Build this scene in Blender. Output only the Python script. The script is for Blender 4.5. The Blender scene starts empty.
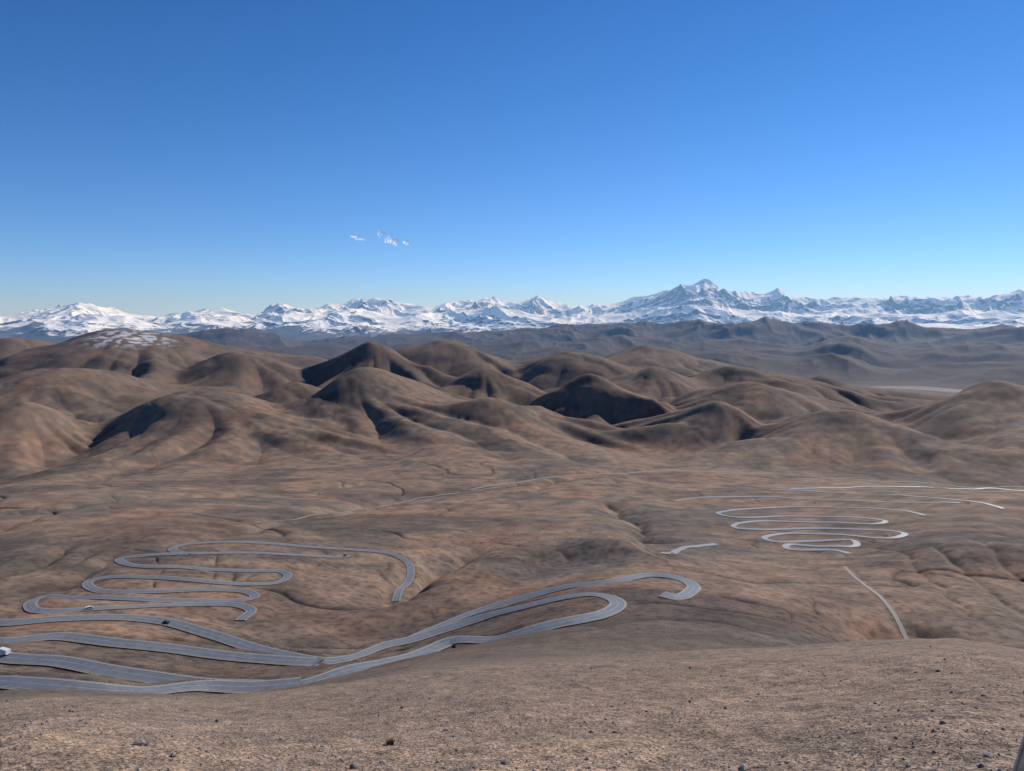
import bpy, bmesh, math, time
import numpy as np
from mathutils import Vector, kdtree, Matrix
rng=np.random.default_rng(7)
F=718.0; PITCH=math.radians(5.4)
def ray(px,py):
    u=(px-512)/F; v=(385.5-py)/F
    return np.array([u, math.cos(PITCH)+v*math.sin(PITCH), -math.sin(PITCH)+v*math.cos(PITCH)])
def sst(a,b,x):
    t=np.clip((x-a)/(b-a),0,1); return t*t*(3-2*t)
# ---------- noise
P=rng.permutation(4096).astype(np.int64); P=np.concatenate([P,P])
GA=rng.random(4096)*2*np.pi; GX=np.cos(GA); GY=np.sin(GA)
def perlin(x,y):
    xi=np.floor(x).astype(np.int64); yi=np.floor(y).astype(np.int64)
    xf=x-xi; yf=y-yi
    u=xf*xf*xf*(xf*(xf*6-15)+10); v=yf*yf*yf*(yf*(yf*6-15)+10)
    def g(ix,iy,dx,dy):
        h=P[P[ix&4095]+(iy&4095)]; return GX[h]*dx+GY[h]*dy
    a=g(xi,yi,xf,yf); b=g(xi+1,yi,xf-1,yf); c=g(xi,yi+1,xf,yf-1); d=g(xi+1,yi+1,xf-1,yf-1)
    return (a+(b-a)*u+(c-a)*v+(a-b-c+d)*u*v)*1.5
def fbm(x,y,L,n,gain=.5,off=0.,sp=None,kind=0):
    out=np.zeros_like(x); amp=1.; 
    for i in range(n):
        w=1. if sp is None else np.clip(L/sp/2.0-0.8,0,1)
        if sp is not None and np.max(w)<=0: break
        k=perlin((x*math.cos(i)+y*math.sin(i))/L+off+17.3*i,(-x*math.sin(i)+y*math.cos(i))/L-off*1.7+9.1*i)
        if kind==1: k=np.abs(k)*2-0.55
        if kind==2: k=1-np.abs(k)*2.2; k=k*k*np.sign(k)-0.35
        out+=amp*k*w; amp*=gain; L*=.5
    return out
# ---------- base control points (px,py,r)
cols={0:[(26,771),(40,728),(62,706),(200,699),(330,686),(450,645),(600,606),(850,560),(1200,520),(1700,494),(2300,474)],
 200:[(26,771),(40,731),(62,711),(200,702),(330,690),(450,646),(600,600),(850,547),(1200,515),(1700,494),(2300,475)],
 300:[(40,730),(62,706),(200,692),(330,680),(450,648),(600,602),(850,552),(1200,520)],
 400:[(26,771),(40,725),(62,695),(200,670),(330,660),(450,645),(560,625),(700,590),(850,560),(1200,525),(1700,500),(2300,477)],
 600:[(26,771),(40,718),(62,681),(200,650),(330,626),(450,598),(600,573),(850,556),(1000,546),(1200,525),(1700,497),(2300,472)],
 800:[(26,771),(40,714),(62,673),(200,645),(330,630),(450,608),(600,588),(850,566),(1200,540),(1700,505),(2300,478)],
 1024:[(26,771),(40,710),(62,669),(200,647),(330,650),(450,648),(600,625),(850,582),(1200,540),(1700,500),(2300,485)]}
pts=[];vals=[]
for px,l in cols.items():
    for r,py in l:
        d=ray(px,py); pts.append((math.atan2(d[0],d[1])/.35,math.log(r))); vals.append(-d[2]/math.hypot(d[0],d[1]))
for az in (-50,-25,0,25,50):
    for r,t in ((.7,2.45),(1.5,1.6),(3,1.3),(7,1.1),(14,.85)):
        pts.append((math.radians(az)/.35,math.log(r))); vals.append(t)
for az in (-60,60):
    for r,t in ((26,.62),(80,.5),(330,.5),(850,.36),(2300,.22)):
        pts.append((math.radians(az)/.35,math.log(r))); vals.append(t)
pts=np.array(pts); vals=np.array(vals)
def rb(a,b):
    d=np.sqrt(((a[:,None,:]-b[None])**2).sum(-1)); return d**2*np.log(d+1e-9)
n=len(pts); A=np.zeros((n+3,n+3)); A[:n,:n]=rb(pts,pts)+np.eye(n)*.015; A[:n,n]=1; A[:n,n+1:]=pts; A[n,:n]=1; A[n+1:,:n]=pts.T
sol=np.linalg.solve(A,np.concatenate([vals,[0,0,0]]))
NA,NR=161,321
ga=np.radians(np.linspace(-60,60,NA)); gr=np.linspace(math.log(.6),math.log(2600),NR)
gg=np.stack(np.meshgrid(ga/.35,gr,indexing='ij'),-1).reshape(-1,2)
G=(rb(gg,pts)@sol[:n]+sol[n]+gg@sol[n+1:]).reshape(NA,NR)
def base(x,y):
    r=np.hypot(x,y)+1e-6; az=np.arctan2(x,y)
    fa=np.clip((az-ga[0])/(ga[1]-ga[0]),0,NA-1.001); fr=np.clip((np.log(r)-gr[0])/(gr[1]-gr[0]),0,NR-1.001)
    i=fa.astype(int); j=fr.astype(int); a=fa-i; b=fr-j
    t=(G[i,j]*(1-a)*(1-b)+G[i+1,j]*a*(1-b)+G[i,j+1]*(1-a)*b+G[i+1,j+1]*a*b)
    z=-t*np.minimum(r,2600)
    zl=np.interp(r,[2300,2700,3400,5000,9000,14000,20000,60000],[-512,-570,-670,-790,-870,-900,-920,-960])
    zr=np.interp(r,[2300,2700,3400,5000,8000,9000,14000,60000],[-512,-570,-670,-810,-920,-930,-940,-960])
    k=sst(math.radians(17),math.radians(24),az+fbm(x,y,4000,3,.5,1.9)*.05)
    zf=zl*(1-k)+zr*k
    w=sst(math.log(1900),math.log(2700),np.log(r)); z=z*(1-w)+zf*w
    wb=sst(math.radians(75),math.radians(115),np.abs(az)); z=z*(1-wb)+wb*(-1.7-np.minimum(r,400)*.12)
    return z
def cast(tr,fun,lo=30):
    rs=np.exp(np.linspace(math.log(lo),math.log(9000),2600)); out=[]
    V=np.array([ray(a,b) for a,b in tr]); h=np.hypot(V[:,0],V[:,1])
    X=V[:,0:1]/h[:,None]*rs; Y=V[:,1:2]/h[:,None]*rs; Z=V[:,2:3]/h[:,None]*rs
    B=fun(X.ravel().copy(),Y.ravel().copy()).reshape(X.shape)
    for k in range(len(tr)):
        i=np.argmax(B[k]>Z[k]); out.append((float(X[k,i]),float(Y[k,i])))
    return out
# ravines (positive depth) and spurs (negative) : trace, depth, width, wobble
FE=[([(386,614),(396,600),(412,592),(432,584),(425,572),(440,560),(480,550),(530,552)],28,24,.7),
    ([(405,618),(440,594),(500,573),(560,562),(630,561)],-24,50,.25),
    ([(610,503),(632,515),(640,530),(652,540)],18,26,.7),
    ([(520,495),(560,483),(620,474),(700,471),(780,474),(900,480)],10,30,.7),
    ([(200,535),(300,517),(400,500),(470,492),(560,483)],9,22,.7),
    ([(0,515),(80,505),(160,498),(300,495),(400,488)],8,22,.7),
    ([(30,590),(60,580),(90,566),(120,556)],9,20,.7),
    ([(900,612),(930,628),(990,650),(1080,668)],30,40,.45),
    ([(985,560),(1040,568),(1100,575)],-24,85,.2),
    ([(896,552),(915,566),(950,590),(985,618)],3.5,5,2.2),
    ([(925,552),(955,570),(1000,596),(1040,622)],3.5,5,2.2),
    ([(965,550),(1000,572),(1050,600)],3,5,2.2)]
FW=[(cast(t,base),d,w,f) for t,d,w,f in FE]
def features(x,y):
    out=np.zeros_like(x)
    for poly,depth,width,wf in FW:
        p=np.array(poly); pad=max(width*4,40); lo=p.min(0)-pad; hi=p.max(0)+pad
        m=(x>lo[0])&(x<hi[0])&(y>lo[1])&(y<hi[1])
        if not m.any(): continue
        X=x[m];Y=y[m]
        X=X+fbm(X,Y,90,3,.5,14.)*width*wf; Y=Y+fbm(X,Y,90,3,.5,15.)*width*wf
        best=np.full(X.shape,1e9)
        for i in range(len(p)-1):
            a=p[i];b=p[i+1];d=b-a;t=np.clip(((X-a[0])*d[0]+(Y-a[1])*d[1])/(d@d),0,1)
            best=np.minimum(best,np.hypot(X-a[0]-t*d[0],Y-a[1]-t*d[1]))
        out[m]-=depth*np.exp(-(best/width)**(1.15 if depth>0 else 2))
    return out
HILLS=[ # px,py,d,hwpx,depth
(215,392,3400,190,1),(405,373,3900,205,1),(520,403,3400,110,1),(20,404,3200,130,1),
(850,410,3200,160,1),(1015,386,3600,205,1.1),(695,402,3600,110,1),(-100,398,3300,150,1),(1130,396,3300,120,1),
(45,370,4900,230,1),(590,374,4700,90,1),(490,368,5200,120,1),(750,382,4700,150,1),(300,382,4900,120,1),(-90,374,4700,140,1),
(138,329,7800,215,1),(0,338,7800,150,1),(-100,343,7500,130,1),(250,351,7000,120,1),(362,343,6800,95,1),(440,340,7800,140,1),(565,352,7500,130,1),(660,347,8300,170,1),(835,376,7500,60,1),(640,368,6400,130,1),(745,367,6600,120,1),
(1015,371,10500,70,.6),(1110,362,11000,80,.7)]
HW=[]
for px,py,d,hw,de in HILLS:
    v=ray(px,py); t=d/v[1]; HW.append((v[0]*t,d,v[2]*t,hw/F*d,hw/F*d*de))
def env(tab,r0,dy=0):
    a=[];z=[]
    for px,py in tab:
        v=ray(px,py-dy); a.append(math.atan2(v[0],v[1])); z.append(v[2]/math.hypot(v[0],v[1])*r0)
    return np.array(a),np.array(z)
BL=[(*env([(-100,346),(0,345),(120,345),(190,338),(225,331),(260,334),(300,344),(350,338),(400,340),(450,336),(500,333),(550,328),(600,327),(650,328),(700,325),(750,323),(790,326),(850,330),(900,328),(950,331),(1024,330),(1150,326)],22000,3),22000,3800,5.),
    (*env([(-100,352),(400,348),(500,343),(600,338),(680,343),(740,337),(800,345),(850,338),(900,348),(960,343),(1024,348),(1150,345)],17000,1),17000,2800,8.),
    (*env([(-100,360),(400,358),(500,353),(600,349),(680,354),(740,350),(800,358),(850,354),(900,368),(960,366),(1024,362),(1150,352)],13500,0),13500,2000,11.)]
def gullies(X,Y):
    wx=X+fbm(X,Y,500,4,.5,2.3)*120; wy=Y+fbm(X,Y,500,4,.5,7.7)*120
    g1=np.abs(perlin(wx/330+3,wy/330)); g2=np.abs(perlin(wx/140+3,wy/140))
    m1=sst(-.15,.2,perlin(X/600+9,Y/600)); m2=sst(.05,.3,perlin(X/400+29,Y/400))
    return wx,wy,np.exp(-g1/.025)*m1+.5*np.exp(-g2/.04)*m2
def terrain(x,y,sp):
    r=np.hypot(x,y); az=np.arctan2(x,y)
    z=base(x,y)
    m=(r>150)&(r<2600)
    if m.any(): z[m]+=features(x[m],y[m])
    far=sst(1900,3000,r)
    m=r>1500
    if m.any():
        X=x[m];Y=y[m];R=r[m];AZ=az[m];S=sp[m]
        wa=fbm(X,Y,1900,4,.38,3.3); wb_=fbm(X,Y,1900,4,.38,8.3)
        wx=X+wa*330; wy=Y+wb_*330
        zb=z[m]; K=16.
        acc=np.ones_like(zb)
        for hi_,(hx,hy,hz,a,b) in enumerate(HW):
            ux=(wx-hx)/a; uy=(wy-hy)/b; rr=ux**2+uy**2
            mm=rr<6
            q=rr[mm]; s=np.sqrt(q)+1e-6; cx=ux[mm]/s; cy=uy[mm]/s
            sw=.5*s
            lob=perlin(cx*1.0+hi_*7.3+sw,cy*1.0+hi_*3.1)
            l2=np.abs(perlin(cx*2.8+hi_*5.3+sw*1.5,cy*2.8+hi_*4.7))
            q=q*np.exp((1.1*lob-.8*(l2-.2))*np.minimum(q*1.8,1))
            g=np.exp(-1.45*q**.76)
            dh=np.maximum(hz-zb[mm]+8,0)*g
            acc[mm]+=np.exp(np.minimum(dh/K,600))-1
        lift=K*np.log(acc)
        hillness=np.clip(lift/110,0,1)
        rid=fbm(X+wa*500,Y+wb_*500,800,6,.38,1.1,S,1)
        valley=sst(math.radians(20),math.radians(25),AZ)*sst(6500,8000,R)*(1-sst(11000,13500,R))
        lift=lift+rid*(20*hillness+4)*sst(2000,3000,R)*(1-valley*.95)
        for (EA,EZ,r0,W,o) in BL:
            w1=fbm(X,Y,6000,4,.5,o)
            t=np.clip(1-np.abs(R-(r0+w1*900))/W,0,1)
            azw=AZ+fbm(X,Y,5000,3,.5,o+2)*.05*(1-t)
            E=np.interp(azw,EA,EZ)
            bl=np.maximum(E-zb,0)*(t**.9)
            rg=fbm(X+w1*600,Y,3200,6,.46,o+4,S,2)
            bl=bl*(1+.7*rg*(1-t*.8))+rg*65*t
            lift=np.maximum(lift,bl)
        z[m]=zb+lift
    mid=sst(120,500,r)*(1-far)
    m=mid>0
    if m.any():
        X=x[m];Y=y[m];S=sp[m]
        wx,wy,gl=gullies(X,Y)
        z[m]+= (fbm(wx,wy,480,5,.33,4.4,S,1)*4.5+fbm(X,Y,60,4,.5,6.1,S)*.4-4.5*gl)*mid[m]
    m=r<400
    if m.any():
        X=x[m];Y=y[m];S=sp[m];R=r[m]
        z[m]+=fbm(X,Y,26,5,.5,9.1,S)*.5*sst(8,60,R)+fbm(X,Y,4,5,.6,5.5,S)*.16*sst(4,20,R)*(1-sst(100,300,R))
    return z
TR={
'a':[(-60,640),(0,640),(60,637),(120,642),(180,650),(250,658),(310,660),(350,656),(380,649),(410,640),(450,628),(490,616),(530,605),(565,597),(592,594),(612,598),(618,605),(600,613),(550,624),(500,637),(450,648),(400,658),(350,670),(300,682),(240,686),(170,680),(110,670),(60,661),(0,656),(-60,650)],
'b':[(-60,678),(0,681),(60,683),(130,688),(200,690),(250,688),(300,682)],
'c':[(-60,622),(0,622),(60,618),(120,617),(165,622),(200,631),(240,644),(290,656),(320,660)],
'd':[(405,641),(440,627),(480,612),(520,599),(560,588),(610,580),(650,576),(680,579),(694,587),(682,595),(662,594)],
'e':[(396,602),(401,588),(411,573),(405,560),(380,552),(330,548),(280,544),(230,542),(190,544),(172,549),(190,554)],
'f':[(352,557),(300,555),(250,553),(190,553),(140,555),(119,561),(140,565),(190,568),(250,570),(280,572),(288,577),(270,583),(210,582),(150,577),(110,577),(88,584),(100,590),(150,591),(210,590),(245,592),(255,598),(225,601),(150,599),(80,596),(45,598),(30,605),(50,610),(110,607),(180,605),(230,605),(252,611),(240,619)],
'g':[(1080,495),(1024,491),(980,489),(920,487),(860,487),(790,489)],
'h':[(1003,509),(985,504),(940,499),(880,495),(820,492),(770,490)],
'i':[(675,501),(700,498),(760,497),(830,500),(900,503),(960,503)],
'j':[(925,515),(900,511),(850,508),(790,507),(740,510),(718,514),(740,518),(790,517),(850,518),(885,521),(870,524),(830,523),(770,522),(740,524),(735,528),(760,530),(820,529),(880,530),(905,534),(885,538),(840,535),(790,534),(765,537),(775,541),(815,541),(850,540),(855,545),(825,546),(790,545),(790,549),(830,550),(850,553)],
'k':[(665,553),(680,550),(697,547),(716,545)],
}
tz=lambda x,y: terrain(x,y,np.full(x.size,25.))
RW={k:cast(v,(base if k=='j' else tz),60) for k,v in TR.items()}
DIRT_FLARE={'flare_streak':[(845,566),(862,580),(880,594),(900,606),(925,620),(955,636)],'t3':[(470,490),(520,482),(580,475),(640,472),(700,471),(780,474),(880,481),(1024,487)],'t4':[(255,522),(330,513),(400,502),(450,494),(500,487)]}  # first one: mostly a lens flare streak, shaped as a short dirt track
DW={k:cast(v,(base if k=='flare_streak' else tz),60) for k,v in DIRT_FLARE.items()}
def catmull(p,step):
    p=np.array(p,float); p=np.vstack([2*p[0]-p[1],p,2*p[-1]-p[-2]]); out=[]
    for i in range(1,len(p)-2):
        L=np.linalg.norm(p[i+1]-p[i]); n=max(2,int(L/step)); t=np.linspace(0,1,n,endpoint=False)[:,None]
        out.append(.5*((2*p[i])+(-p[i-1]+p[i+1])*t+(2*p[i-1]-5*p[i]+4*p[i+1]-p[i+2])*t*t+(-p[i-1]+3*p[i]-3*p[i+1]+p[i+2])*t**3))
    out.append(p[-2:-1]); q=np.vstack(out)
    for _ in range(20): q[1:-1]=(q[:-2]+2*q[1:-1]+q[2:])/4
    return q
def smooth(z,n):
    k=np.hanning(2*n+3)[1:-1]; k/=k.sum(); zp=np.concatenate([np.full(n,z[0]),z,np.full(n,z[-1])]); return np.convolve(zp,k,'valid')
ROADS={}
for k,v in list(RW.items())+list(DW.items()):
    q=catmull(v,1.4); z=terrain(q[:,0].copy(),q[:,1].copy(),np.full(len(q),12.))
    if k=='j': z=.5*z+.5*base(q[:,0],q[:,1])
    z=smooth(z,28)+(1.2 if k in 'ghijk' else 0); ROADS[k]=(q,z)
HALFW={k:(4.4 if k in 'abcd' else 4.2 if k in 'ghijk' else 3.4) for k in RW}; HALFW.update({'flare_streak':1.6,'t3':4.5,'t4':3})
# ---------- terrain mesh
def seg(a,b,s): n=int(math.log(b/a)/s); return np.exp(np.linspace(math.log(a),math.log(b),n,endpoint=False))
rs=np.concatenate([seg(.6,18,.06),seg(18,90,.006),seg(90,300,.009),seg(300,1000,.0036),seg(1000,2500,.0045),seg(2500,9000,.0045),seg(9000,36000,.0065),[36000]])
azs=np.radians(np.concatenate([np.linspace(-180,-40,36,endpoint=False),np.linspace(-40,-37,20,endpoint=False),np.linspace(-37,37,1200,endpoint=False),np.linspace(37,40,20,endpoint=False),np.linspace(40,180,36,endpoint=False)]))
def polar_mesh(name,rs,azs,zfun,closed,colfun=None):
    nr,na=len(rs),len(azs)
    R,AZ=np.meshgrid(rs,azs,indexing='ij'); X=(R*np.sin(AZ)).ravel(); Y=(R*np.cos(AZ)).ravel()
    Z=zfun(X,Y)
    me=bpy.data.meshes.new(name); me.vertices.add(nr*na); me.vertices.foreach_set('co',np.stack([X,Y,Z],-1).astype(np.float32).ravel())
    idx=np.arange(nr*na).reshape(nr,na)
    if closed: nx=np.roll(idx,-1,1)
    else: nx=idx[:,1:]; idx=idx[:,:-1]
    q=np.stack([idx[:-1],idx[1:],nx[1:],nx[:-1]],-1).reshape(-1,4)[:, ::-1]
    me.loops.add(q.size); me.loops.foreach_set('vertex_index',q.ravel().astype(np.int32))
    me.polygons.add(len(q)); me.polygons.foreach_set('loop_start',(np.arange(len(q))*4).astype(np.int32)); me.polygons.foreach_set('loop_total',np.full(len(q),4,np.int32))
    me.update(); me.polygons.foreach_set('use_smooth',np.ones(len(q),bool)); me.update()
    if colfun:
        c=colfun(X,Y,Z); at=me.color_attributes.new('soil','FLOAT_COLOR','POINT'); at.data.foreach_set('color',np.concatenate([c,np.ones((len(c),1))],1).astype(np.float32).ravel())
    ob=bpy.data.objects.new(name,me); bpy.context.scene.collection.objects.link(ob); return ob
order=list(ROADS)
allq=np.vstack([ROADS[k][0] for k in order]); allz=np.concatenate([ROADS[k][1] for k in order]); allh=np.concatenate([np.full(len(ROADS[k][1]),HALFW[k]) for k in order]); allb=np.concatenate([np.full(len(ROADS[k][1]),(34. if k in 'ghijk' else 6. if k=='flare_streak' else 15.)) for k in order])
kd=kdtree.KDTree(len(allq))
for i,(a,b) in enumerate(allq): kd.insert((a,b,0),i)
kd.balance()
def carve_roads(X,Y,Z):
    cell=24.; keys=set()
    qi=np.unique(np.floor(allq/cell).astype(int),axis=0)
    for dx in(-2,-1,0,1,2):
        for dy in(-2,-1,0,1,2): keys.update(map(tuple,qi+[dx,dy]))
    ka=np.array([a*100003+b for a,b in keys]); pk=np.floor(X/cell).astype(np.int64)*100003+np.floor(Y/cell).astype(np.int64)
    sel=np.nonzero(np.isin(pk,ka))[0]
    for i in sel:
        co,j,d=kd.find((X[i],Y[i],0))
        if d<42:
            w=1-min(max((d-allh[j]-2)/allb[j],0),1); w=w*w*(3-2*w)
            Z[i]=Z[i]*(1-w)+(allz[j]-.5)*w
def zf(X,Y):
    r=np.hypot(X,Y); sp=np.maximum(r*.0045,.02); z=terrain(X,Y,sp); carve_roads(X,Y,z); return z
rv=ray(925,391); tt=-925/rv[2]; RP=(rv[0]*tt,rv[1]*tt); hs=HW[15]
def rampc(v,stops):
    x=[s[0] for s in stops]; return np.stack([np.interp(v,x,[s[1][k] for s in stops]) for k in range(3)],-1)
def lerp(a,b,t): return a*(1-t[:,None])+np.asarray(b)*t[:,None]
def soil(X,Y,Z):
    r=np.hypot(X,Y); sp=np.maximum(r*.0022,.02)
    wx=X+fbm(X,Y,300,3,.5,61.)*150; wy=Y+fbm(X,Y,300,3,.5,62.)*150
    big=fbm(wx,wy,520,7,.62,63.,sp); med=fbm(X,Y,45,5,.74,64.,sp); tuft=fbm(X,Y,7,3,.7,65.,sp); red=fbm(wx,wy,350,5,.6,67.,sp)
    c=rampc(big,[(-.8,(.112,.088,.073)),(-.4,(.165,.121,.094)),(-.1,(.215,.150,.108)),(.12,(.258,.170,.115)),(.35,(.215,.153,.113)),(.75,(.145,.115,.094))])
    c*=1+sst(.1,.7,red)[:,None]*np.array([.10,-.03,-.08])
    c*=rampc(med,[(-.9,(.70,.70,.71)),(0,(.98,.98,.98)),(.9,(1.28,1.27,1.24))])
    c*=rampc(tuft,[(-.7,(1.12,1.12,1.10)),(.1,(1,1,1)),(.45,(.68,.68,.69))])
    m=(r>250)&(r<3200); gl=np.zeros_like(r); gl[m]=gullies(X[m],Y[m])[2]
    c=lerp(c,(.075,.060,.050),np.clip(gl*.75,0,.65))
    c=lerp(c,(.245,.182,.136),.55*(1-sst(90,450,r)))
    d=np.hypot(X-hs[0]-130,Y-hs[1]+450); sn=fbm(X,Y,90,6,.75,66.,sp)
    c=lerp(c,(.8,.82,.85),sst(.0,.35,sn+.25*(1-d/400))*(1-sst(250,560,d)))
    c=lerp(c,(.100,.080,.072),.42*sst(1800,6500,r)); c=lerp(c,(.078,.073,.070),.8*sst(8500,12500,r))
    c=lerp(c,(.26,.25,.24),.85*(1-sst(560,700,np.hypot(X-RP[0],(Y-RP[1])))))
    return np.clip(c,0.01,.9)
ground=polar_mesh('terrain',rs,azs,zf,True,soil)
# ---------- snow range
SKY=[(-120,318),(-60,312),(0,322),(20,318),(50,312),(75,309),(100,312),(130,318),(160,321),(190,318),(215,313),(240,318),(265,321),(285,308),(300,314),(330,311),(355,305),(375,303),(400,309),(430,311),(460,307),(490,302),(510,307),(525,308),(540,301),(555,308),(580,312),(610,309),(630,304),(650,300),(670,296),(685,292),(697,289),(706,287),(716,292),(730,297),(745,299),(765,301),(778,295),(790,300),(810,305),(840,303),(870,303),(900,302),(930,301),(960,302),(990,304),(1010,297),(1022,293),(1060,300),(1150,306)]
SN=[(*env(SKY,60000,5),60000,11000,21.),
    (*env([(-100,322),(0,328),(30,322),(70,316),(110,320),(150,328),(200,320),(240,330),(290,316),(350,312),(400,318),(450,315),(490,310),(530,318),(580,322),(640,314),(700,308),(760,315),(830,317),(880,312),(940,316),(1000,312),(1060,316),(1150,316)],48000,3),48000,8500,27.),
    (*env([(-100,330),(0,338),(40,328),(90,324),(130,332),(190,332),(250,340),(300,332),(360,324),(400,331),(460,326),(520,330),(580,332),(650,326),(720,322),(800,326),(880,322),(960,326),(1150,322)],38000),38000,5500,33.)]
def zs(X,Y):
    R=np.hypot(X,Y); AZ=np.arctan2(X,Y); sp=np.full_like(X,60.); zb=-1000.; Z=np.full_like(X,zb)
    for EA,EZ,r0,W,o in SN:
        w1=fbm(X,Y,9000,4,.5,o); w2=fbm(X,Y,9000,4,.5,o+3)
        t=np.clip(1-np.abs(R-(r0+w1*1500))/W,0,1)
        azw=AZ+w2*.03*np.clip((1-t)*3,0,1)
        E=np.interp(azw,EA,EZ)
        rid=fbm(X+w1*1500,Y+w2*1500,5000,7,.45,o+9,sp,2)
        h=(E-zb)*t**.9
        h=h*(1+.36*rid*np.clip((1-t)*3,.15,1))+rid*140*t
        Z=np.maximum(Z,zb+h)
    return Z
snow=polar_mesh('snow_mountain_range',np.linspace(32000,70000,760),np.radians(np.linspace(-44,44,1500)),zs,False)
# ---------- material helpers
def mat(name):
    m=bpy.data.materials.new(name); m.use_nodes=True; nt=m.node_tree; return m,nt,nt.nodes['Principled BSDF']
def N(nt,t,**k):
    n=nt.nodes.new(t)
    for a,b in k.items(): setattr(n,a,b)
    return n
def noise(nt,vec,scale,detail=6,rough=.55,dist=0):
    n=N(nt,'ShaderNodeTexNoise'); n.inputs['Scale'].default_value=scale; n.inputs['Detail'].default_value=detail; n.inputs['Roughness'].default_value=rough; n.inputs['Distortion'].default_value=dist
    nt.links.new(vec,n.inputs['Vector']); return n.outputs['Fac']
def ramp(nt,fac,stops):
    n=N(nt,'ShaderNodeValToRGB'); e=n.color_ramp.elements
    while len(e)<len(stops): e.new(.5)
    for el,(p,c) in zip(e,stops): el.position=p; el.color=(c[0],c[1],c[2],1) if isinstance(c,tuple) else (c,c,c,1)
    nt.links.new(fac,n.inputs['Fac']); return n.outputs['Color']
def mix(nt,f,a,b,bt='MIX'):
    n=N(nt,'ShaderNodeMix',data_type='RGBA',blend_type=bt)
    for s,v in ((0,f),(6,a),(7,b)):
        if isinstance(v,(int,float)): n.inputs[s].default_value=v
        elif isinstance(v,tuple): n.inputs[s].default_value=(*v,1)
        else: nt.links.new(v,n.inputs[s])
    return n.outputs[2]
def mth(nt,op,a,b=0.,c=None):
    n=N(nt,'ShaderNodeMath',operation=op)
    for i,v in enumerate((a,b,c)):
        if v is None: continue
        if isinstance(v,(int,float)): n.inputs[i].default_value=v
        else: nt.links.new(v,n.inputs[i])
    return n.outputs[0]
def mr(nt,v,a,b,c=0.,d=1.):
    n=N(nt,'ShaderNodeMapRange'); nt.links.new(v,n.inputs[0])
    for i,q in enumerate((a,b,c,d)): n.inputs[i+1].default_value=q
    return n.outputs[0]
# terrain material
m,nt,bs=mat('dry_ground'); geo=N(nt,'ShaderNodeNewGeometry'); pos=geo.outputs['Position']
ln=N(nt,'ShaderNodeVectorMath',operation='LENGTH'); nt.links.new(pos,ln.inputs[0]); dist=ln.outputs['Value']
at=N(nt,'ShaderNodeVertexColor'); at.layer_name='soil'; c=at.outputs['Color']
fine=noise(nt,pos,.9,3,.7); grit=noise(nt,pos,6,2,.8)
cf=ramp(nt,fine,[(.3,(.6,.6,.62)),(.5,(1,1,1)),(.7,(1.4,1.37,1.33))])
c=mix(nt,mr(nt,dist,60,900,1,.1),c,mix(nt,1.,c,cf,'MULTIPLY'))
cg=ramp(nt,grit,[(.36,(.34,.34,.36)),(.5,(1,1,1)),(.64,(1.9,1.88,1.85))])
c=mix(nt,mr(nt,dist,30,200,.9,0),c,mix(nt,1.,c,cg,'MULTIPLY'))
nt.links.new(c,bs.inputs['Base Color']); bs.inputs['Roughness'].default_value=.95; bs.inputs['Specular IOR Level'].default_value=.1
hh=mth(nt,'ADD',mth(nt,'MULTIPLY',fine,mr(nt,dist,30,400,.3,.9)),mth(nt,'MULTIPLY',grit,.12))
b1=N(nt,'ShaderNodeBump'); b1.inputs['Strength'].default_value=1; b1.inputs['Distance'].default_value=1; nt.links.new(hh,b1.inputs['Height'])
nt.links.new(b1.outputs[0],bs.inputs['Normal']); ground.data.materials.append(m)
# snow material
m,nt,bs=mat('snow_and_rock'); geo=N(nt,'ShaderNodeNewGeometry'); pos=geo.outputs['Position']
sx=N(nt,'ShaderNodeSeparateXYZ'); nt.links.new(geo.outputs['True Normal'],sx.inputs[0]); sp_=N(nt,'ShaderNodeSeparateXYZ'); nt.links.new(pos,sp_.inputs[0])
ns=noise(nt,pos,.0012,6,.7)
v=mth(nt,'ADD',mth(nt,'MULTIPLY',sx.outputs[2],1.7),mth(nt,'ADD',mth(nt,'MULTIPLY',ns,1.2),mr(nt,sp_.outputs[2],-900,100,-.65,.24)))
sf=mr(nt,v,1.80,1.90)
c=mix(nt,sf,mix(nt,ns,(.07,.08,.10),(.14,.15,.17)),(.97,.97,.98))
nt.links.new(c,bs.inputs['Base Color']); bs.inputs['Roughness'].default_value=.8; bs.inputs['Specular IOR Level'].default_value=.1
snow.data.materials.append(m)
# ---------- roads
def asph(nm,a,b):
    m,nt,bs=mat(nm); tc=N(nt,'ShaderNodeNewGeometry'); nn=noise(nt,tc.outputs['Position'],.25,5,.6)
    nt.links.new(ramp(nt,nn,[(.3,a),(.7,b)]),bs.inputs['Base Color']); bs.inputs['Roughness'].default_value=.55; return m
MA=asph('asphalt',(.11,.114,.122),(.17,.172,.178)); MC2=asph('sun_sheen_asphalt',(.17,.173,.18),(.24,.24,.243))  # second one puts sun sheen of the right-hand roads into a paler colour
m,nt,bs=mat('road_paint'); bs.inputs['Base Color'].default_value=(.5,.5,.48,1); bs.inputs['Roughness'].default_value=.6; MP=m
m,nt,bs=mat('gravel_shoulder'); tc=N(nt,'ShaderNodeNewGeometry'); nn=noise(nt,tc.outputs['Position'],.5,5,.6)
nt.links.new(ramp(nt,nn,[(.3,(.22,.185,.155)),(.7,(.31,.27,.23))]),bs.inputs['Base Color']); bs.inputs['Roughness'].default_value=.95; MG=m
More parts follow.
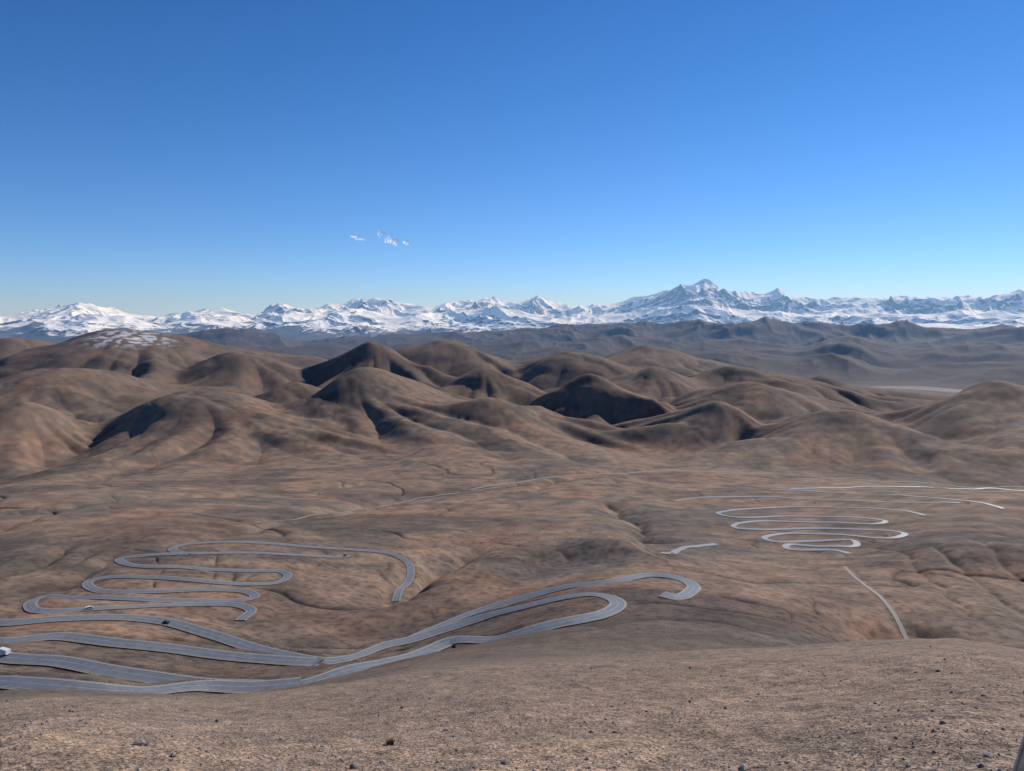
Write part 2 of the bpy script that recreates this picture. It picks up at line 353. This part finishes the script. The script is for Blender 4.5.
def ribbon(q,z,strips):
    d=np.gradient(q,axis=0); d/=np.linalg.norm(d,axis=1)[:,None]+1e-9; nrm=np.stack([d[:,1],-d[:,0]],1)
    V=[];Fc=[];M=[]
    for a,b,dz,mi in strips:
        o=len(V); 
        for i in range(len(q)):
            for s in(a,b):
                p=q[i]+nrm[i]*s; V.append((p[0],p[1],z[i]+dz))
        for i in range(len(q)-1): Fc.append((o+2*i,o+2*i+1,o+2*i+3,o+2*i+2)); M.append(mi)
    return V,Fc,M
for nm,keys in (('road',list(RW)),('dirt_track_and_flare',list(DW))):
    V=[];Fc=[];M=[]
    for ki,k in enumerate(keys):
        q,z=ROADS[k]; q=np.vstack([q[::2],q[-1:]]) ; z=np.concatenate([z[::2],z[-1:]]); h=HALFW[k]; e=ki*.004
        if np.linalg.norm(q[-1]-q[-2])<.1: q=q[:-1]; z=z[:-1]
        st=[(-h-.9,h+.9,e,2),(-h,h,.06+e,3 if k in 'ghijk' else 0),(-h+.25,-h+.4,.12+e,1),(h-.4,h-.25,.12+e,1),(-.07,.07,.12+e,1)] if nm=='road' else [(-h,h,e-.15,2)]
        v,f,mm=ribbon(q,z,st); o=len(V); V+=v; Fc+=[tuple(i+o for i in t) for t in f]; M+=mm
    me=bpy.data.meshes.new(nm); me.from_pydata(V,[],Fc)
    for x in(MA,MP,MG,MC2): me.materials.append(x)
    me.polygons.foreach_set('material_index',M); me.update(); ob=bpy.data.objects.new(nm,me); bpy.context.scene.collection.objects.link(ob)
# ---------- stones
m,nt,bs=mat('stone'); oi=N(nt,'ShaderNodeNewGeometry'); nn=noise(nt,oi.outputs['Position'],1.3,4,.7)
nt.links.new(ramp(nt,nn,[(.3,(.11,.09,.075)),(.5,(.22,.185,.16)),(.7,(.38,.34,.30))]),bs.inputs['Base Color']); bs.inputs['Roughness'].default_value=.9; MS=m
bm=bmesh.new(); bmesh.ops.create_icosphere(bm,subdivisions=1,radius=1); ico=np.array([v.co[:] for v in bm.verts]); icf=np.array([[v.index for v in f.verts] for f in bm.faces]); bm.free()
NS=26000
rr=np.exp(rng.uniform(math.log(20),math.log(90),NS)); aa=np.radians(rng.uniform(-42,42,NS)); sx_=rr*np.sin(aa); sy_=rr*np.cos(aa)
clump=fbm(sx_,sy_,9,3,.5,50.); keep=clump>rng.uniform(-.7,.5,NS); sx_=sx_[keep];sy_=sy_[keep]
sz=terrain(sx_.copy(),sy_.copy(),np.maximum(np.hypot(sx_,sy_)*.0045,.02)); size=.026*(1+rng.pareto(3.4,len(sx_))); size=np.minimum(size,.17)
V=[];Fc=[]
for i in range(len(sx_)):
    s=size[i]*rng.uniform(.6,1.3,3)*np.array([1,1,.7]); a=rng.random()*6.28; ca,sa=math.cos(a),math.sin(a)
    p=ico*s*(1+rng.uniform(-.25,.25,(len(ico),1))); p=np.stack([p[:,0]*ca-p[:,1]*sa,p[:,0]*sa+p[:,1]*ca,p[:,2]],1)+[sx_[i],sy_[i],sz[i]+s[2]*.3]
    Fc.append(icf+i*len(ico)); V.append(p)
me=bpy.data.meshes.new('gravel'); me.from_pydata(np.vstack(V).tolist(),[],np.vstack(Fc).tolist()); me.materials.append(MS)
ob=bpy.data.objects.new('gravel',me); bpy.context.scene.collection.objects.link(ob)
# ---------- simple object builders
C=bpy.context.scene.collection
def gz(x,y,s=.1): return float(terrain(np.array([x]),np.array([y]),np.array([s]))[0])
def flat(name,col,rough=.6,metal=0.,nscale=3.,var=.15):
    m,nt,bs=mat(name); tc=N(nt,'ShaderNodeTexCoord'); nn=noise(nt,tc.outputs['Object'],nscale,4,.6)
    nt.links.new(ramp(nt,nn,[(.3,tuple(x*(1-var) for x in col)),(.7,tuple(min(1,x*(1+var)) for x in col))]),bs.inputs['Base Color'])
    bs.inputs['Roughness'].default_value=rough; bs.inputs['Metallic'].default_value=metal; return m
M_white=flat('vehicle_white',(.75,.75,.73),.35); M_dark=flat('vehicle_dark',(.03,.032,.04),.3); M_red=flat('vehicle_red',(.35,.05,.04),.4)
M_glass=flat('glass',(.02,.025,.03),.08); M_tyre=flat('tyre',(.02,.02,.02),.9); M_pole=flat('pole_concrete',(.42,.40,.37),.85); M_metal=flat('metal',(.3,.3,.3),.4,.8)
def empty(name,loc,rot=0): e=bpy.data.objects.new(name,None); C.objects.link(e); e.location=loc; e.rotation_euler=(0,0,rot); return e
def addbm(name,bm,parent,mt,smooth=False):
    me=bpy.data.meshes.new(name); bm.to_mesh(me); bm.free(); me.materials.append(mt)
    o=bpy.data.objects.new(name,me); C.objects.link(o); o.parent=parent; return o
def prism(prof,w,bev=.05):
    bm=bmesh.new(); a=[bm.verts.new((x,-w/2,z)) for x,z in prof]; b=[bm.verts.new((x,w/2,z)) for x,z in prof]
    bm.faces.new(a); bm.faces.new(b[::-1]); n=len(prof)
    for i in range(n): bm.faces.new((a[i],b[i],b[(i+1)%n],a[(i+1)%n]))
    bmesh.ops.recalc_face_normals(bm,faces=bm.faces)
    if bev: bmesh.ops.bevel(bm,geom=bm.edges[:],offset=bev,segments=2,affect='EDGES')
    return bm
def wheels(par,xs,w,r):
    k=1
    for x in xs:
        for s in(-1,1):
            bm=bmesh.new(); bmesh.ops.create_cone(bm,segments=20,radius1=r,radius2=r,depth=.24,cap_ends=True,matrix=Matrix.Translation((x,s*(w/2-.1),r))@Matrix.Rotation(math.pi/2,4,'X')); addbm(f'wheel_{k}',bm,par,M_tyre)
            bm=bmesh.new(); bmesh.ops.create_cone(bm,segments=12,radius1=r*.55,radius2=r*.4,depth=.05,cap_ends=True,matrix=Matrix.Translation((x,s*(w/2+.035),r))@Matrix.Rotation(math.pi/2,4,'X')); addbm(f'hub_{k}',bm,par,M_metal); k+=1
def road_at(key,px,py):
    p=cast([(px,py)],tz,60)[0]; q,z=ROADS[key]; i=int(np.argmin(np.hypot(q[:,0]-p[0],q[:,1]-p[1]))); i=min(max(i,1),len(q)-2)
    d=q[i+1]-q[i-1]; d/=np.linalg.norm(d); nrm=np.array([d[1],-d[0]]); p=q[i]+nrm*1.9
    return (p[0],p[1],z[i]+.1),math.atan2(d[1],d[0])
def van(name,loc,rot,body):
    e=empty(name,loc,rot); w=1.9
    addbm('body',prism([(-2.5,.35),(-2.5,2.1),(-2.35,2.25),(1.2,2.25),(1.9,1.4),(2.5,1.2),(2.6,.35)],w,.06),e,body)
    addbm('side_windows',prism([(-2.2,1.35),(-2.2,1.95),(1.1,1.95),(1.6,1.35)],w+.03,0),e,M_glass)
    bm=bmesh.new(); vs=[bm.verts.new(p) for p in((1.26,-.8,2.2),(1.26,.8,2.2),(1.93,.8,1.45),(1.93,-.8,1.45))]; bm.faces.new(vs); addbm('windscreen',bm,e,M_glass)
    wheels(e,(-1.6,1.7),w,.36)
def car(name,loc,rot,body):
    e=empty(name,loc,rot); w=1.85
    addbm('body',prism([(-2.3,.3),(-2.35,.95),(-1.2,1.0),(1.0,1.0),(2.2,.85),(2.3,.3)],w,.07),e,body)
    addbm('cabin',prism([(-2.0,.95),(-1.7,1.55),(.3,1.6),(1.15,.98)],w-.2,.06),e,body)
    addbm('windows',prism([(-1.75,1.03),(-1.6,1.45),(.25,1.5),(.9,1.03)],w-.16,0),e,M_glass)
    wheels(e,(-1.4,1.4),w,.34)
def truck(name,loc,rot):
    e=empty(name,loc,rot); w=2.4
    addbm('cab',prism([(2.2,.6),(2.2,2.7),(3.6,2.7),(3.9,1.7),(3.9,.6)],w,.08),e,M_red)
    addbm('cab_windows',prism([(2.5,1.75),(2.5,2.4),(3.4,2.4),(3.7,1.75)],w+.03,0),e,M_glass)
    addbm('cargo_box',prism([(-4,1.0),(-4,3.3),(2.05,3.3),(2.05,1.0)],w+.05,.04),e,M_white)
    addbm('chassis',prism([(-4,.65),(-4,.95),(2.1,.95),(2.1,.65)],1.2,.02),e,M_metal)
    wheels(e,(-3.0,-1.9,3.0),w,.5)
van('white_van',*road_at('f',88,607),M_white)
car('dark_car',*road_at('f',345,557),M_dark); car('dark_car',*road_at('c',168,623),M_dark)
truck('cargo_truck',*road_at('a',0,656))
for px,py in ((468,508),(556,499)):
    x,y=cast([(px,py)],tz,60)[0]; z=gz(x,y,6.); e=empty('utility_pole',(x,y,z-.3),.4)
    bm=bmesh.new(); bmesh.ops.create_cone(bm,segments=10,radius1=.28,radius2=.18,depth=11,cap_ends=True,matrix=Matrix.Translation((0,0,5.5))); addbm('pole',bm,e,M_pole)
    addbm('crossarm',prism([(-1.3,9.9),(-1.3,10.1),(1.3,10.1),(1.3,9.9)],.15,.01),e,M_pole)
    for k,s in enumerate((-1.1,0,1.1)):
        bm=bmesh.new(); bmesh.ops.create_cone(bm,segments=8,radius1=.07,radius2=.04,depth=.3,cap_ends=True,matrix=Matrix.Translation((s,0,10.25))); addbm(f'insulator_{k+1}',bm,e,M_white)
x,y=cast([(1019,790)],tz,10)[0]; z=gz(x,y)
bm=prism([(-.28,-.6),(-.25,1.9),(-.12,2.35),(.16,2.4),(.3,1.8),(.34,-.6)],.35,.06)
for v in bm.verts: v.co+=Vector(rng.normal(0,.015,3))
me=bpy.data.meshes.new('stone_post'); bm.to_mesh(me); bm.free(); me.materials.append(flat('pale_stone',(.5,.46,.40),.9,0,2.,.3)); o=bpy.data.objects.new('stone_post',me); C.objects.link(o); o.location=(x,y,z); o.rotation_euler=(.05,.16,-.6)
def rock(px,py,s,seed):
    g=np.random.default_rng(seed); x,y=cast([(px,py)],tz,10)[0]; z=gz(x,y)
    bm=bmesh.new(); bmesh.ops.create_icosphere(bm,subdivisions=2,radius=1)
    for v in bm.verts:
        f=1+.35*float(perlin(np.array([v.co.x*1.3+seed]),np.array([v.co.y*1.3+v.co.z]))[0])+g.normal(0,.04); v.co=Vector((v.co.x*s*1.2*f,v.co.y*s*f,v.co.z*s*.7*f))
    me=bpy.data.meshes.new('rock'); bm.to_mesh(me); bm.free(); me.materials.append(MS); o=bpy.data.objects.new('rock',me); C.objects.link(o); o.location=(x,y,z+s*.25); o.rotation_euler=(.1,.2,seed)
rock(141,747,.26,3); rock(505,766,.16,5); rock(355,768,.2,8)
x,y=cast([(390,744)],tz,10)[0]; z=gz(x,y); V=[];Fc=[]
for i in range(260):
    a=rng.random()*6.28; l=rng.uniform(.15,.42); t=rng.uniform(.1,1.1); bx,by=rng.normal(0,.09,2); w=.012
    tip=(bx+math.cos(a)*l*math.sin(t),by+math.sin(a)*l*math.sin(t),l*math.cos(t)); o=len(V)
    V+=[(bx-w*math.sin(a),by+w*math.cos(a),-.05),(bx+w*math.sin(a),by-w*math.cos(a),-.05),tip]; Fc.append((o,o+1,o+2))
me=bpy.data.meshes.new('dry_tussock'); me.from_pydata(V,[],Fc); me.materials.append(flat('dry_scrub',(.05,.035,.025),.9)); o=bpy.data.objects.new('dry_tussock',me); C.objects.link(o); o.location=(x,y,z)
# clouds
m=bpy.data.materials.new('cloud_vapour'); m.use_nodes=True; nt=m.node_tree; nt.nodes.clear(); out=N(nt,'ShaderNodeOutputMaterial'); geo=N(nt,'ShaderNodeNewGeometry'); nn=noise(nt,geo.outputs['Position'],.009,6,.65)
df=N(nt,'ShaderNodeBsdfDiffuse'); tr=N(nt,'ShaderNodeBsdfTranslucent'); tp=N(nt,'ShaderNodeBsdfTransparent')
for q in(df,tr): q.inputs['Color'].default_value=(.97,.97,.98,1)
m1=N(nt,'ShaderNodeMixShader'); m1.inputs[0].default_value=.65; nt.links.new(df.outputs[0],m1.inputs[1]); nt.links.new(tr.outputs[0],m1.inputs[2])
m2=N(nt,'ShaderNodeMixShader'); nt.links.new(mr(nt,nn,.40,.62,0,.7),m2.inputs[0]); nt.links.new(tp.outputs[0],m2.inputs[1]); nt.links.new(m1.outputs[0],m2.inputs[2]); nt.links.new(m2.outputs[0],out.inputs[0]); MC=m
def cloud(px,py,d,W,H,n,seed):
    g=np.random.default_rng(seed); v=ray(px,py); c0=v*d/v[1]; V=[];Fc=[]; M_=14
    for i in range(n):
        u=(i+.5)/n-.5+g.normal(0,.04); a=W/n*g.uniform(.8,1.2); h=H*g.uniform(.35,.55)*(1-abs(u)); oy=g.normal(0,.3)*W; oz=(g.normal(0,.12)-.4*u)*H; o=len(V)
        for k in range(M_+1):
            for j in range(24):
                th=j/24*6.283; q=k/M_; f=q*(1+.12*math.sin(th*3+seed+i)+.07*math.sin(th*5+i)*q)
                V.append((c0[0]+u*W+f*a*math.cos(th),c0[1]+oy-(1-q*q)*h*.8,c0[2]+oz+f*h*math.sin(th)))
        for k in range(M_):
            for j in range(24): Fc.append((o+k*24+j,o+k*24+(j+1)%24,o+(k+1)*24+(j+1)%24,o+(k+1)*24+j))
    me=bpy.data.meshes.new('cloud'); me.from_pydata(V,[],Fc); me.materials.append(MC); me.polygons.foreach_set('use_smooth',np.ones(len(me.polygons),bool)); o=bpy.data.objects.new('cloud',me); C.objects.link(o)
cloud(358,238,25000,380,190,3,1); cloud(389,239,25000,560,420,4,2); cloud(407,244,25000,160,280,2,5)
cloud(495,301,56000,1900,500,4,3); cloud(165,320,56000,2600,700,4,4); cloud(213,315,56000,2400,700,4,6); cloud(320,310,56000,3600,360,5,8)
# ---------- air: a thin homogeneous layer of mountain haze over the far ranges
bm=bmesh.new(); bmesh.ops.create_cube(bm,size=1,matrix=Matrix.Translation((0,46500,550))@Matrix.Diagonal((200000,81000,3900,1)))
me=bpy.data.meshes.new('atmosphere'); bm.to_mesh(me); bm.free(); o=bpy.data.objects.new('atmosphere',me); C.objects.link(o)
m=bpy.data.materials.new('thin_air'); m.use_nodes=True; nt=m.node_tree; nt.nodes.clear(); out=N(nt,'ShaderNodeOutputMaterial'); vs=N(nt,'ShaderNodeVolumeScatter'); vs.inputs['Color'].default_value=(.28,.55,1,1); vs.inputs['Density'].default_value=1.5e-5; vs.inputs['Anisotropy'].default_value=.2
nt.links.new(vs.outputs[0],out.inputs['Volume']); me.materials.append(m)
# ---------- light, sky, camera
sc=bpy.context.scene
EL=math.radians(32); AZS=math.radians(44)
w=bpy.data.worlds.new('World'); sc.world=w; w.use_nodes=True; nt=w.node_tree; st=nt.nodes.new('ShaderNodeTexSky'); st.sky_type='NISHITA'; st.sun_disc=False; st.sun_elevation=EL; st.sun_rotation=AZS; st.altitude=3000; st.air_density=1; st.dust_density=.2; st.ozone_density=3
tcn=nt.nodes.new('ShaderNodeTexCoord'); sxx=nt.nodes.new('ShaderNodeSeparateXYZ'); nt.links.new(tcn.outputs['Generated'],sxx.inputs[0])
rc=ramp(nt,sxx.outputs[2],[(0,(.66,.84,1.26)),(.10,(.50,.78,1.12)),(.28,(.38,.76,1.10)),(.5,(.32,.73,1.12)),(1,(.5,.8,1.1))])
bg=nt.nodes['Background']; bg.inputs['Strength'].default_value=.11; nt.links.new(mix(nt,1.,st.outputs[0],rc,'MULTIPLY'),bg.inputs['Color'])
L=bpy.data.lights.new('sun','SUN'); L.energy=5; L.angle=math.radians(.5); L.color=(1,.95,.89); lo=bpy.data.objects.new('sun',L); sc.collection.objects.link(lo)
dv=Vector((math.sin(AZS)*math.cos(EL),math.cos(AZS)*math.cos(EL),math.sin(EL))); lo.rotation_euler=dv.to_track_quat('Z','Y').to_euler()
cam=bpy.data.cameras.new('camera'); co=bpy.data.objects.new('camera',cam); sc.collection.objects.link(co); sc.camera=co
cam.sensor_width=36; cam.lens=36*F/1024; cam.clip_start=.1; cam.clip_end=200000; co.rotation_euler=(math.radians(90)-PITCH,0,0)
sc.view_settings.view_transform='Standard'; sc.view_settings.look='None'; sc.view_settings.exposure=0
